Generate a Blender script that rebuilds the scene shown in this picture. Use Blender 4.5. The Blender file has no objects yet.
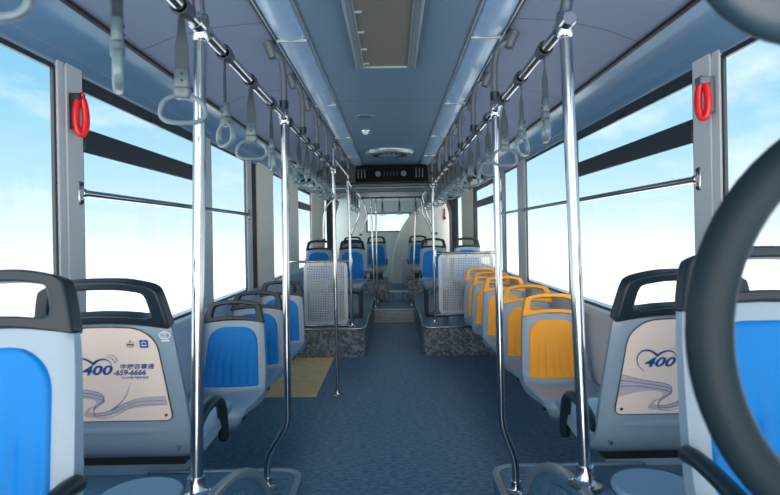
import bpy, bmesh, math, random
from mathutils import Vector, Matrix
random.seed(7)
S = bpy.context.scene
C = S.collection
PI = math.pi

# ------------------------------------------------------------------ camera
EYE = 1.33
cd = bpy.data.cameras.new('camera')
cam = bpy.data.objects.new('camera', cd)
C.objects.link(cam)
cam.location = (0, 0, EYE)
cam.rotation_euler = (Matrix.Rotation(PI/2, 3, 'X') @ Matrix.Rotation(-0.018, 3, 'Z')).to_euler()
cd.sensor_width = 36
cd.lens = 560/780*36
cd.shift_x = -2.7/780
cd.shift_y = -14.5/780
cd.clip_start = 0.05
cd.dof.use_dof = True
cd.dof.focus_distance = 3.4
cd.dof.aperture_fstop = 5.0
S.camera = cam

# ------------------------------------------------------------------ exposure
S.view_settings.view_transform = 'Standard'
S.view_settings.look = 'None'
S.view_settings.exposure = 0.45
S.view_settings.gamma = 1.0
S.view_settings.use_curve_mapping = False
S.cycles.use_denoising = True
S.cycles.max_bounces = 10
S.cycles.diffuse_bounces = 6
S.cycles.transparent_max_bounces = 24
S.cycles.sample_clamp_indirect = 6.0
S.cycles.caustics_reflective = False
S.cycles.caustics_refractive = False


def lin(h):
    h = h.lstrip('#')
    v = [int(h[i:i+2], 16)/255 for i in (0, 2, 4)]
    return tuple((c/12.92 if c <= .04045 else ((c+.055)/1.055)**2.4) for c in v) + (1,)


# ------------------------------------------------------------------ world: bright blue sky with soft cloud
FRONT_FILL = 2.9
GROUND_BRIGHT = 1.9
w = bpy.data.worlds.new('sky')
S.world = w
w.use_nodes = True
nt = w.node_tree
nt.nodes.clear()


def N(t, typ, **kw):
    n = t.nodes.new(typ)
    for k, v in kw.items():
        setattr(n, k, v)
    return n


tc = N(nt, 'ShaderNodeTexCoord')
sep = N(nt, 'ShaderNodeSeparateXYZ')
nt.links.new(tc.outputs['Generated'], sep.inputs[0])
mr = N(nt, 'ShaderNodeMapRange')
mr.inputs['From Min'].default_value = -1
mr.inputs['From Max'].default_value = 1
nt.links.new(sep.outputs['Z'], mr.inputs['Value'])
rp = N(nt, 'ShaderNodeValToRGB')
e = rp.color_ramp.elements
e[0].position = 0.0
e[0].color = lin('dfe6e8')
e[1].position = 1.0
e[1].color = lin('4f9fd0')
for p, c in ((.36, 'e6ecee'), (.47, 'f3f8fa'), (.51, 'cfe5ef'), (.55, 'b2d7e8'), (.61, '8dc4df'), (.70, '64acd3')):
    q = e.new(p)
    q.color = lin(c)
nt.links.new(mr.outputs[0], rp.inputs[0])
mp = N(nt, 'ShaderNodeMapping')
mp.inputs['Scale'].default_value = (1.0, 1.0, 2.2)
mp.inputs['Location'].default_value = (0.35, 0.1, 0.2)
nt.links.new(tc.outputs['Generated'], mp.inputs[0])
nz = N(nt, 'ShaderNodeTexNoise')
nz.inputs['Scale'].default_value = 2.6
nz.inputs['Detail'].default_value = 7
nz.inputs['Roughness'].default_value = .58
nt.links.new(mp.outputs[0], nz.inputs['Vector'])
cr = N(nt, 'ShaderNodeMapRange')
cr.inputs['From Min'].default_value = .52
cr.inputs['From Max'].default_value = .68
cr.inputs['To Max'].default_value = .75
nt.links.new(nz.outputs['Fac'], cr.inputs['Value'])
mx = N(nt, 'ShaderNodeMix', data_type='RGBA')
nt.links.new(cr.outputs[0], mx.inputs['Factor'])
nt.links.new(rp.outputs[0], mx.inputs['A'])
mx.inputs['B'].default_value = lin('eef4f6')
# broad glow added to the sky behind the camera to brighten the interior
dp = N(nt, 'ShaderNodeVectorMath', operation='DOT_PRODUCT')
nt.links.new(tc.outputs['Generated'], dp.inputs[0])
dp.inputs[1].default_value = Vector((-.12, -.9, .42)).normalized()
gm = N(nt, 'ShaderNodeMapRange', interpolation_type='SMOOTHSTEP')
gm.inputs['From Min'].default_value = .25
gm.inputs['From Max'].default_value = 1.0
gm.inputs['To Min'].default_value = 1.0
gm.inputs['To Max'].default_value = FRONT_FILL
nt.links.new(dp.outputs['Value'], gm.inputs['Value'])
# pale ground below the horizon, brightness raised to light the ceiling
gd = N(nt, 'ShaderNodeMapRange', interpolation_type='SMOOTHSTEP')
gd.inputs['From Min'].default_value = .02
gd.inputs['From Max'].default_value = -.16
gd.inputs['To Min'].default_value = 1.0
gd.inputs['To Max'].default_value = GROUND_BRIGHT
nt.links.new(sep.outputs['Z'], gd.inputs['Value'])
gx = N(nt, 'ShaderNodeMath', operation='MULTIPLY')
nt.links.new(gm.outputs[0], gx.inputs[0])
nt.links.new(gd.outputs[0], gx.inputs[1])
bg = N(nt, 'ShaderNodeBackground')
wf = N(nt, 'ShaderNodeMapRange', interpolation_type='SMOOTHSTEP')
wf.inputs['From Min'].default_value = .2
wf.inputs['From Max'].default_value = .85
nt.links.new(dp.outputs['Value'], wf.inputs['Value'])
mw = N(nt, 'ShaderNodeMix', data_type='RGBA')
nt.links.new(wf.outputs[0], mw.inputs['Factor'])
nt.links.new(mx.outputs['Result'], mw.inputs['A'])
mw.inputs['B'].default_value = lin('fff6ea')
nt.links.new(mw.outputs['Result'], bg.inputs['Color'])
nt.links.new(gx.outputs[0], bg.inputs['Strength'])
wo = N(nt, 'ShaderNodeOutputWorld')
nt.links.new(bg.outputs[0], wo.inputs['Surface'])


# ------------------------------------------------------------------ materials
def mat(name, col, rough=.5, metal=0.0, spec=.5, noise=None, bump=None, alpha=None, trans=0, coat=0):
    m = bpy.data.materials.new(name)
    m.use_nodes = True
    t = m.node_tree
    b = t.nodes['Principled BSDF']
    col = lin(col)
    b.inputs['Base Color'].default_value = col
    b.inputs['Roughness'].default_value = rough
    b.inputs['Metallic'].default_value = metal
    b.inputs['Specular IOR Level'].default_value = spec
    b.inputs['Coat Weight'].default_value = coat
    b.inputs['Transmission Weight'].default_value = trans
    if noise:
        tcn = N(t, 'ShaderNodeTexCoord')
        n = N(t, 'ShaderNodeTexNoise')
        n.inputs['Scale'].default_value = noise[0]
        n.inputs['Detail'].default_value = 4
        t.links.new(tcn.outputs['Object'], n.inputs['Vector'])
        m2 = N(t, 'ShaderNodeMix', data_type='RGBA')
        t.links.new(n.outputs['Fac'], m2.inputs['Factor'])
        k = noise[1]
        m2.inputs['A'].default_value = tuple(c*(1-k) for c in col[:3])+(1,)
        m2.inputs['B'].default_value = tuple(min(1, c*(1+k)) for c in col[:3])+(1,)
        t.links.new(m2.outputs['Result'], b.inputs['Base Color'])
        if bump:
            bn = N(t, 'ShaderNodeBump')
            bn.inputs['Strength'].default_value = bump
            bn.inputs['Distance'].default_value = .002
            t.links.new(n.outputs['Fac'], bn.inputs['Height'])
            t.links.new(bn.outputs[0], b.inputs['Normal'])
    return m


def seam_mat(name, col, period, off, rough=.5):
    """plain panel with narrow transverse joints every `period` metres along the bus"""
    m = mat(name, col, rough, noise=(3, .03))
    t = m.node_tree
    b = t.nodes['Principled BSDF']
    tcn = N(t, 'ShaderNodeTexCoord')
    sp = N(t, 'ShaderNodeSeparateXYZ')
    t.links.new(tcn.outputs['Object'], sp.inputs[0])
    a = N(t, 'ShaderNodeMath', operation='ADD')
    a.inputs[1].default_value = -off + 20*period
    t.links.new(sp.outputs['Y'], a.inputs[0])
    mo = N(t, 'ShaderNodeMath', operation='MODULO')
    mo.inputs[1].default_value = period
    t.links.new(a.outputs[0], mo.inputs[0])
    lt = N(t, 'ShaderNodeMath', operation='LESS_THAN')
    lt.inputs[1].default_value = .009
    t.links.new(mo.outputs[0], lt.inputs[0])
    src = b.inputs['Base Color'].links[0].from_socket
    m2 = N(t, 'ShaderNodeMix', data_type='RGBA')
    t.links.new(lt.outputs[0], m2.inputs['Factor'])
    t.links.new(src, m2.inputs['A'])
    m2.inputs['B'].default_value = lin('4d5963')
    t.links.new(m2.outputs['Result'], b.inputs['Base Color'])
    return m


def mottled(name, c1, c2, scale, rough=.5, detail=2, stretch=(1, 1, 1), lo=.42, hi=.6):
    m = mat(name, c1, rough)
    t = m.node_tree
    b = t.nodes['Principled BSDF']
    tcn = N(t, 'ShaderNodeTexCoord')
    mpn = N(t, 'ShaderNodeMapping')
    mpn.inputs['Scale'].default_value = stretch
    t.links.new(tcn.outputs['Object'], mpn.inputs[0])
    n = N(t, 'ShaderNodeTexNoise')
    n.inputs['Scale'].default_value = scale
    n.inputs['Detail'].default_value = detail
    t.links.new(mpn.outputs[0], n.inputs['Vector'])
    r = N(t, 'ShaderNodeMapRange')
    r.inputs['From Min'].default_value = lo
    r.inputs['From Max'].default_value = hi
    t.links.new(n.outputs['Fac'], r.inputs['Value'])
    m2 = N(t, 'ShaderNodeMix', data_type='RGBA')
    t.links.new(r.outputs[0], m2.inputs['Factor'])
    m2.inputs['A'].default_value = lin(c1)
    m2.inputs['B'].default_value = lin(c2)
    t.links.new(m2.outputs['Result'], b.inputs['Base Color'])
    return m


def patchy(name, c1, c2, c3, scale, rough=.5):
    """vinyl printed with small angular patches in three tones"""
    m = mat(name, c1, rough)
    t = m.node_tree
    b = t.nodes['Principled BSDF']
    tcn = N(t, 'ShaderNodeTexCoord')
    n = N(t, 'ShaderNodeTexVoronoi', distance='CHEBYCHEV')
    n.inputs['Scale'].default_value = scale
    t.links.new(tcn.outputs['Object'], n.inputs['Vector'])
    sp = N(t, 'ShaderNodeSeparateColor')
    t.links.new(n.outputs['Color'], sp.inputs[0])
    r = N(t, 'ShaderNodeValToRGB')
    r.color_ramp.interpolation = 'CONSTANT'
    ee = r.color_ramp.elements
    ee[0].color = lin(c1)
    ee[1].position = .66
    ee[1].color = lin(c3)
    q = ee.new(.33)
    q.color = lin(c2)
    t.links.new(sp.outputs[0], r.inputs[0])
    t.links.new(r.outputs[0], b.inputs['Base Color'])
    return m


def glass_mat():
    m = bpy.data.materials.new('window glass')
    m.use_nodes = True
    t = m.node_tree
    t.nodes.clear()
    o = N(t, 'ShaderNodeOutputMaterial')
    mi = N(t, 'ShaderNodeMixShader')
    mi.inputs[0].default_value = .035
    tr = N(t, 'ShaderNodeBsdfTransparent')
    tr.inputs[0].default_value = (.975, .995, 1, 1)
    gl = N(t, 'ShaderNodeBsdfGlossy')
    gl.inputs['Roughness'].default_value = .02
    t.links.new(tr.outputs[0], mi.inputs[1])
    t.links.new(gl.outputs[0], mi.inputs[2])
    t.links.new(mi.outputs[0], o.inputs[0])
    return m


def holes_mat(name, col, pitch, radius, rough=.35, metal=.6, axes=('X', 'Z')):
    """sheet with a regular grid of punched holes"""
    m = mat(name, col, rough, metal)
    t = m.node_tree
    b = t.nodes['Principled BSDF']
    tcn = N(t, 'ShaderNodeTexCoord')
    sp = N(t, 'ShaderNodeSeparateXYZ')
    t.links.new(tcn.outputs['Object'], sp.inputs[0])
    sq = []
    for ax in axes:
        d = N(t, 'ShaderNodeMath', operation='DIVIDE')
        d.inputs[1].default_value = pitch
        t.links.new(sp.outputs[ax], d.inputs[0])
        f = N(t, 'ShaderNodeMath', operation='FRACT')
        t.links.new(d.outputs[0], f.inputs[0])
        s_ = N(t, 'ShaderNodeMath', operation='SUBTRACT')
        s_.inputs[1].default_value = .5
        t.links.new(f.outputs[0], s_.inputs[0])
        p = N(t, 'ShaderNodeMath', operation='POWER')
        p.inputs[1].default_value = 2
        ab = N(t, 'ShaderNodeMath', operation='ABSOLUTE')
        t.links.new(s_.outputs[0], ab.inputs[0])
        t.links.new(ab.outputs[0], p.inputs[0])
        sq.append(p)
    ad = N(t, 'ShaderNodeMath', operation='ADD')
    t.links.new(sq[0].outputs[0], ad.inputs[0])
    t.links.new(sq[1].outputs[0], ad.inputs[1])
    lt = N(t, 'ShaderNodeMath', operation='GREATER_THAN')
    lt.inputs[1].default_value = (radius/pitch)**2
    t.links.new(ad.outputs[0], lt.inputs[0])
    t.links.new(lt.outputs[0], b.inputs['Alpha'])
    return m


def veil_mat(name, col, a):
    m = mat(name, col, .4)
    m.node_tree.nodes['Principled BSDF'].inputs['Alpha'].default_value = a
    return m


M = dict(
    shell=mat('seat shell plastic', '869fb5', .3, noise=(90, .04)),
    pad_blue=mat('blue seat pad', '0679cb', .5, spec=.2, noise=(160, .06)),
    pad_orange=mat('orange seat pad', 'ffac40', .5, spec=.2, noise=(160, .05)),
    handle_dark=mat('dark handle plastic', '182a36', .36, spec=.35, noise=(120, .1)),
    handle_orange=mat('orange handle plastic', 'ffaa30', .4, noise=(120, .05)),
    dark_metal=mat('dark painted bracket', '20282e', .5),
    black=mat('black rubber', '11161a', .55),
    dark_frame=mat('dark window frame', '1c2b35', .4),
    chrome=mat('polished steel tube', 'b6bcc1', .12, 1.0),
    steel=mat('brushed steel', '424c54', .35, 1.0),
    paint_tube=mat('grey painted tube', '616c75', .35, .4),
    alu=mat('aluminium edge trim', 'a9b6c0', .35, .7),
    pillar=mat('pale grey pillar', 'ccd5db', .4, .05, noise=(6, .03)),
    cream=mat('cream wall panel', 'f3f1e6', .5, noise=(5, .03)),
    wall=mat('pale wall panel', 'cbd9e5', .45, noise=(8, .04)),
    ceiling=seam_mat('ceiling panel', '627f98', 1.75, 3.65, .45),
    side=seam_mat('ceiling side panel', '71839f', 1.02, 2.28, .5),
    cove=mat('glossy duct cover', '6a90b3', .2, noise=(4, .03)),
    lens=mat('ribbed clear lamp cover', '8fb0d2', .28, noise=(14, .2)),
    floor=mottled('blue speckled vinyl floor', '436683', '6588a4', 26, .42, 3, (1, 2.4, 1)),
    patch=patchy('patterned vinyl', '53616a', '6a7982', '89969d', 38, .5),
    yellow=mottled('worn yellow floor panel', 'ffdaa2', 'facb8e', 9, .5, 4),
    boxtop=mottled('smooth wheel box cover', '4f7a99', '4a7392', 8, .3, 2),
    disc=mat('pale blue cover plate', '7ea9c9', .28),
    glass=glass_mat(),
    red=mat('red plastic', 'd31622', .3, noise=(30, .05)),
    strap=mat('grey webbing', '35444d', .7, noise=(300, .15)),
    clasp=mat('grey clasp plastic', '4c616c', .3),
    ring=mat('grey ring plastic', '6b818e', .28),
    sleeve=mat('dark rail sleeve', '33414a', .45),
    perf=holes_mat('perforated sheet', 'c3d0da', .0185, .0062, .35, .3),
    sheet=mat('pale sheet border', 'c3ced6', .35, .3),
    grille=holes_mat('grille mesh', '8b8a80', .009, .0033, .5, .1, ('X', 'Y')),
    grille_frame=holes_mat('slotted grille frame', 'a7b6c2', .022, .0045, .35, .5, ('X', 'Y')),
    ac=mat('black air unit', '060b0f', .6, spec=.1),
    ac_dot=mat('grey air outlet', '6d7a82', .5, spec=.2),
    white=mat('white moulded panel', 'f6f6f0', .45, noise=(4, .02)),
    rear=mat('grey green rear wall', 'b4c6ca', .5, noise=(5, .03)),
    wheel=mat('dark steering rim', '1a2a33', .5, spec=.2, noise=(60, .08)),
    mirror_body=mat('dark mirror housing', '2a3f4d', .35),
    ad=mat('printed advert sheet', 'ecdfd8', .35),
    ink=mat('navy ink', '0e4a94', .4),
    ink2=mat('violet blue ink', '5d6bb8', .4),
    paperwhite=mat('white print', 'eef3f6', .4),
    logoblue=mat('blue logo square', '0d56a8', .4),
    logored=mat('red logo print', 'e0532b', .4),
    logogold=mat('brown logo print', '6d6045', .4),
    swirl=veil_mat('swirl print', '8ea0c8', .35),
    swirl2=veil_mat('deep swirl print', '4d6bb0', .6),
    bump_white=mat('white speaker dome', 'dfe8ee', .2),
)


# ------------------------------------------------------------------ geometry helpers
def tag(o, label, cat, group=None, kind=None):
    if label:
        o['label'] = label
    if cat:
        o['category'] = cat
    if group:
        o['group'] = group
    if kind:
        o['kind'] = kind
    return o


def thing(name, label, cat, loc=(0, 0, 0), rotz=0, group=None):
    o = bpy.data.objects.new(name, None)
    o.empty_display_size = .05
    C.objects.link(o)
    o.location = loc
    o.rotation_euler = (0, 0, rotz)
    return tag(o, label, cat, group)


def obj(name, bm, m, parent=None, smooth=40, bevel=0, seg=2, sub=0):
    bmesh.ops.recalc_face_normals(bm, faces=bm.faces[:])
    me = bpy.data.meshes.new(name)
    bm.to_mesh(me)
    bm.free()
    me.materials.append(M[m] if isinstance(m, str) else m)
    o = bpy.data.objects.new(name, me)
    C.objects.link(o)
    if parent:
        o.parent = parent
    if smooth:
        me.shade_smooth()
        me.set_sharp_from_angle(angle=math.radians(smooth))
    if bevel:
        b = o.modifiers.new('edge', 'BEVEL')
        b.width = bevel
        b.segments = seg
        b.limit_method = 'ANGLE'
        b.angle_limit = math.radians(35)
    if sub:
        s_ = o.modifiers.new('round', 'SUBSURF')
        s_.levels = s_.render_levels = sub
    return o


def struct(name, bm, m, label=None, parent=None, **kw):
    o = obj(name, bm, m, parent, **kw)
    if not parent:
        tag(o, label, 'bus body', kind='structure')
    return o


def BM():
    return bmesh.new()


def box(bm, x0, x1, y0, y1, z0, z1):
    v = [bm.verts.new(p) for p in ((x0, y0, z0), (x1, y0, z0), (x1, y1, z0), (x0, y1, z0),
                                   (x0, y0, z1), (x1, y0, z1), (x1, y1, z1), (x0, y1, z1))]
    for f in ((0, 1, 2, 3), (4, 5, 6, 7), (0, 1, 5, 4), (1, 2, 6, 5), (2, 3, 7, 6), (3, 0, 4, 7)):
        bm.faces.new([v[i] for i in f])
    return bm


def loft(bm, loops, closed=True, cap=True, ring=False):
    L = [[bm.verts.new(p) for p in lp] for lp in loops]
    n = len(L[0])
    K = len(L)
    for i in range(K if ring else K-1):
        a, b = L[i], L[(i+1) % K]
        for j in range(n if closed else n-1):
            k = (j+1) % n
            bm.faces.new((a[j], a[k], b[k], b[j]))
    if cap and closed and not ring:
        bm.faces.new(L[0][::-1])
        bm.faces.new(L[-1])
    return bm


def tube(bm, pts, r, seg=12, ring=False, flat=None):
    """round bar along a polyline; flat=(ru, rv) gives an elliptical section"""
    P = [Vector(p) for p in pts]
    K = len(P)
    T = []
    for i in range(K):
        if ring:
            t = P[(i+1) % K]-P[i-1]
        else:
            t = P[min(i+1, K-1)]-P[max(i-1, 0)]
        T.append(t.normalized())
    ref = Vector((0, 0, 1)) if abs(T[0].z) < .9 else Vector((0, 1, 0))
    u = (ref-T[0]*ref.dot(T[0])).normalized()
    loops = []
    for i in range(K):
        u = (u-T[i]*u.dot(T[i])).normalized()
        v = T[i].cross(u)
        rr = r[i] if isinstance(r, (list, tuple)) else r
        ru, rv = flat if flat else (rr, rr)
        loops.append([P[i]+u*math.cos(2*PI*j/seg)*ru+v*math.sin(2*PI*j/seg)*rv for j in range(seg)])
    return loft(bm, loops, ring=ring)


def smooth_path(pts, n=8):
    P = [Vector(p) for p in pts]
    Q = [P[0]*2-P[1]]+P+[P[-1]*2-P[-2]]
    out = []
    for i in range(1, len(Q)-2):
        a, b, c, d = Q[i-1:i+3]
        for k in range(n):
            t = k/n
            out.append(.5*((2*b)+(c-a)*t+(2*a-5*b+4*c-d)*t*t+(-a+3*b-3*c+d)*t**3))
    out.append(P[-1])
    return out


def fillet(pts, r, n=6):
    """polyline with rounded corners"""
    P = [Vector(p) for p in pts]
    out = [P[0]]
    for i in range(1, len(P)-1):
        a = (P[i-1]-P[i])
        b = (P[i+1]-P[i])
        d = min(r, a.length*.49, b.length*.49)
        p0 = P[i]+a.normalized()*d
        p2 = P[i]+b.normalized()*d
        for k in range(n+1):
            t = k/n
            out.append(p0*(1-t)**2+P[i]*2*t*(1-t)+p2*t*t)
    out.append(P[-1])
    return out


def cyl(bm, a, b, r, seg=16):
    return tube(bm, [a, b], r, seg)


def lathe(bm, prof, seg=24, at=(0, 0, 0), axis='Z'):
    loops = []
    at = Vector(at)
    for (r, h) in prof:
        lp = []
        for j in range(seg):
            a = 2*PI*j/seg
            if axis == 'Z':
                p = Vector((r*math.cos(a), r*math.sin(a), h))
            elif axis == 'Y':
                p = Vector((r*math.cos(a), h, r*math.sin(a)))
            else:
                p = Vector((h, r*math.cos(a), r*math.sin(a)))
            lp.append(at+p)
        loops.append(lp)
    return loft(bm, loops)


def prism(bm, outline, d0, d1, place):
    """outline of 2D points swept from depth d0 to d1; place(u, v, d) -> 3D"""
    return loft(bm, [[place(u, v, d0) for u, v in outline], [place(u, v, d1) for u, v in outline]])


def frame_prism(bm, outer, inner, d0, d1, place):
    n = len(outer)
    L = [[bm.verts.new(place(u, v, d)) for u, v in lp] for lp, d in
         ((outer, d0), (outer, d1), (inner, d1), (inner, d0))]
    for a in range(4):
        A, B = L[a], L[(a+1) % 4]
        for j in range(n):
            k = (j+1) % n
            bm.faces.new((A[j], A[k], B[k], B[j]))
    return bm


def resample(pts, n):
    P = [Vector((p[0], p[1])) for p in pts]
    P.append(P[0])
    d = [0]
    for i in range(1, len(P)):
        d.append(d[-1]+(P[i]-P[i-1]).length)
    out = []
    j = 0
    for k in range(n):
        s_ = d[-1]*k/n
        while d[j+1] < s_:
            j += 1
        t = (s_-d[j])/max(1e-9, d[j+1]-d[j])
        p = P[j].lerp(P[j+1], t)
        out.append((p.x, p.y))
    return out


def round_poly(pts, r, n=5):
    P = [Vector((p[0], p[1])) for p in pts]
    out = []
    K = len(P)
    for i in range(K):
        a = P[i-1]-P[i]
        b = P[(i+1) % K]-P[i]
        rr = r[i] if isinstance(r, (list, tuple)) else r
        d = min(rr, a.length*.49, b.length*.49)
        p0 = P[i]+a.normalized()*d
        p2 = P[i]+b.normalized()*d
        for k in range(n+1):
            t = k/n
            q = p0*(1-t)**2+P[i]*2*t*(1-t)+p2*t*t
            out.append((q.x, q.y))
    return out


def children(o):
    return [c for c in bpy.data.objects if c.parent == o]


def dup(root, loc=None, rotz=None, label=None, parent=None, kids=None):
    r = root.copy()
    C.objects.link(r)
    if parent:
        r.parent = parent
    if loc is not None:
        r.location = loc
    if rotz is not None:
        r.rotation_euler = (0, 0, rotz)
    if label:
        r['label'] = label
    for ch in list(root.children):
        dup(ch, parent=r)
    return r


# ================================================================== SETTING
XW = 1.2            # inner face of the side walls
Y0, Y1 = -0.75, 11.3
SILL = .875
HEAD = 1.33+.62     # top of the window glass
YS = 8.37           # step up to the rear deck
YP = 6.03           # front of the seat platforms

struct('floor', box(BM(), -1.3, 1.3, Y0, Y1, -.06, 0), 'floor', 'dark blue speckled vinyl floor of the aisle')

# --- ceiling (centre) and its side panels, coves
CZ = EYE+.865
struct('ceiling', box(BM(), -.352, .352, Y0, 7.09, CZ, CZ+.02), 'ceiling', 'flat blue grey ceiling panel along the middle')
bm = BM()
box(bm, -1.32, 1.32, Y0, Y1+.1, CZ+.09, CZ+.13)
struct('ceiling_roof', bm, 'dark_frame', 'outer roof above the ceiling panels')
for sx, side in ((-1, 'left'), (1, 'right')):
    bm = BM()
    pr = [(.5, CZ+.004), (.7, CZ-.012), (.88, CZ-.05), (1.02, CZ-.105)]
    up = [(x, z+.012) for x, z in pr][::-1]
    loft(bm, [[(sx*x, y, z) for x, z in pr+up] for y in (Y0, Y1)])
    struct('ceiling_' + side, bm, 'side', 'lilac grey ceiling side panel with joints on the %s' % side)
    bm = BM()
    pr = [(1.026, CZ-.112), (1.08, CZ-.125), (1.12, CZ-.147), (1.15, CZ-.178), (1.163, CZ-.2), (1.168, CZ-.2), (1.172, CZ-.207), (1.19, CZ-.225), (1.195, EYE+.625), (1.20, EYE+.625)]
    up = [(1.24, EYE+.625), (1.24, CZ-.08), (1.03, CZ-.09)]
    loft(bm, [[(sx*x, y, z) for x, z in pr+up] for y in (Y0, Y1)])
    struct('trim_1' if sx < 0 else 'trim_2', bm, 'cove', 'glossy curved air duct above the windows on the %s' % side)
    struct('trim_3' if sx < 0 else 'trim_4', box(BM(), min(sx*1.015, sx*1.032), max(sx*1.015, sx*1.032), Y0, 7.06, CZ-.117, CZ-.102),
           'black', 'black joint strip between ceiling and duct on the %s' % side)
    struct('trim_5' if sx < 0 else 'trim_6', box(BM(), min(sx*.497, sx*.512), max(sx*.497, sx*.512), Y0, 7.06, CZ-.006, CZ+.012),
           'black', 'black channel along the lamp cover on the %s' % side)

# --- side walls
for sx, side in ((-1, 'left'), (1, 'right')):
    bm = BM()
    pr = [(1.2, 0), (1.2, SILL-.06), (1.17, SILL-.05), (1.165, SILL-.01), (1.175, SILL), (1.30, SILL), (1.30, 0)]
    loft(bm, [[(sx*x, y, z) for x, z in pr] for y in (Y0, Y1)])
    struct('wall_' + side, bm, 'wall', 'pale blue grey wall panel below the windows on the %s' % side)
    a, b = sorted((sx*1.2, sx*1.218))
    struct('wall_%s_header' % side, box(BM(), a, b, Y0, Y1, HEAD, CZ+.1), 'dark_frame', 'dark strip above the window glass on the %s' % side)

wn = [0]
tn = [6]


def window(sx, y0, y1, label, top=HEAD, hopper=False, bottom=SILL):
    wn[0] += 1
    w_ = bpy.data.objects.new('window_%d' % wn[0], None)
    C.objects.link(w_)
    tag(w_, label, 'window', kind='structure')
    a, b = sorted((sx*1.199, sx*1.203))
    obj('pane', box(BM(), a, b, y0, y1, bottom, top), 'glass', w_, smooth=0)
    a, b = sorted((sx*1.194, sx*1.206))
    bm = BM()
    g = .014
    box(bm, a, b, y0, y0+g, bottom, top)
    box(bm, a, b, y1-g, y1, bottom, top)
    box(bm, a, b, y0+g, y1-g, bottom, bottom+g)
    box(bm, a, b, y0+g, y1-g, top-(.05 if hopper else g), top)
    obj('window_frame', bm, 'dark_frame', w_, smooth=0)
    if hopper:
        a, b = sorted((sx*1.188, sx*1.206))
        obj('transom', box(BM(), a, b, y0+g, y1-g, 1.33+.335, 1.33+.43), 'dark_frame', w_, bevel=.008)
        a, b = sorted((sx*1.186, sx*1.196))
        obj('hopper_latch', box(BM(), a, b, (y0+y1)/2-.05, (y0+y1)/2+.05, top-.05, top-.03), 'black', w_, bevel=.003)
    return w_


def pier(sx, y0, y1, m, label, x=1.185, z0=SILL-.02, z1=EYE+.66, groove=False):
    tn[0] += 1
    bm = BM()
    X0, X1 = x, 1.206
    pr = [(X1, y0), (X0+.006, y0), (X0, y0+.006), (X0, y1-.006), (X0+.006, y1), (X1, y1)]
    if groove:
        ym = y0+(y1-y0)*.25
        pr = [(X1, y0), (X0+.006, y0), (X0+.003, y0+.004), (X0+.003, ym), (X0+.012, ym+.003), (X0+.012, ym+.009), (X0, ym+.012), (X0, y1-.006), (X0+.006, y1), (X1, y1)]
    loft(bm, [[(sx*a, b, z) for a, b in pr] for z in (z0, z1)])
    return struct('trim_%d' % tn[0], bm, m, label, smooth=30)


# left side (kerb side)
window(-1, Y0, 2.0, 'tall clear window at the very front on the kerb side')
pier(-1, 2.0, 2.16, 'pillar', 'grey metal pillar carrying the red hammer over a rail mount, beside the advert seat', groove=True)
window(-1, 2.16, 3.5, 'wide window with dark transom and opening top behind the chrome pole', hopper=True)
pier(-1, 3.5, 3.7, 'pillar', 'slim grey mullion behind the front chrome pole', x=1.19)
window(-1, 3.7, 4.58, 'plain window above the first blue seat')
pier(-1, 4.58, 4.74, 'pillar', 'slim pale mullion beside a black gap')
pier(-1, 4.74, 4.95, 'black', 'black door gap between mullion and cream panel', x=1.2, z0=SILL-.02)
pier(-1, 4.95, 5.57, 'cream', 'wide cream panel beside the black gap', x=1.18)
window(-1, 5.57, 6.12, 'narrow glazed strip between the cream panels')
pier(-1, 6.12, 6.46, 'black', 'black strip beside the narrow glazing', x=1.2)
pier(-1, 6.46, 7.04, 'cream', 'cream panel beside the small opening window', x=1.18)
window(-1, 7.04, 8.2, 'window with opening top above the platform seats of the kerb side', hopper=True)
pier(-1, 8.2, 9.75, 'cream', 'broad cream pillar toward the rear beyond the platform seats', x=1.18)
window(-1, 9.75, Y1, 'rearmost small side window of the kerb side')
# right side
window(1, Y0, 2.02, 'tall clear window at the very front behind the steering wheel')
pier(1, 2.02, 2.2, 'pillar', 'grey metal pillar carrying the red hammer near the steering wheel', groove=True)
window(1, 2.2, 3.62, 'wide window with dark transom between red hammer and chrome pole', hopper=True)
pier(1, 3.62, 3.8, 'pillar', 'slim grey mullion just behind the front chrome pole', x=1.19)
window(1, 3.8, 5.0, 'plain window above the nearest orange seats')
pier(1, 5.0, 5.3, 'pillar', 'slim pale mullion above the orange seats', x=1.185)
window(1, 5.3, 5.95, 'plain narrow window above the far orange seats')
pier(1, 5.95, 6.1, 'pillar', 'slim mullion above the perforated panel', x=1.19)
window(1, 6.1, 7.95, 'window with opening top above the platform seats of the driver side', hopper=True)
pier(1, 7.95, 8.25, 'dark_frame', 'dark window edge before the cream pillar', x=1.19)
pier(1, 8.25, 9.55, 'cream', 'broad cream pillar at the platform seats of the driver side', x=1.18)
window(1, 9.55, Y1, 'rearmost small side window of the driver side')

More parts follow.
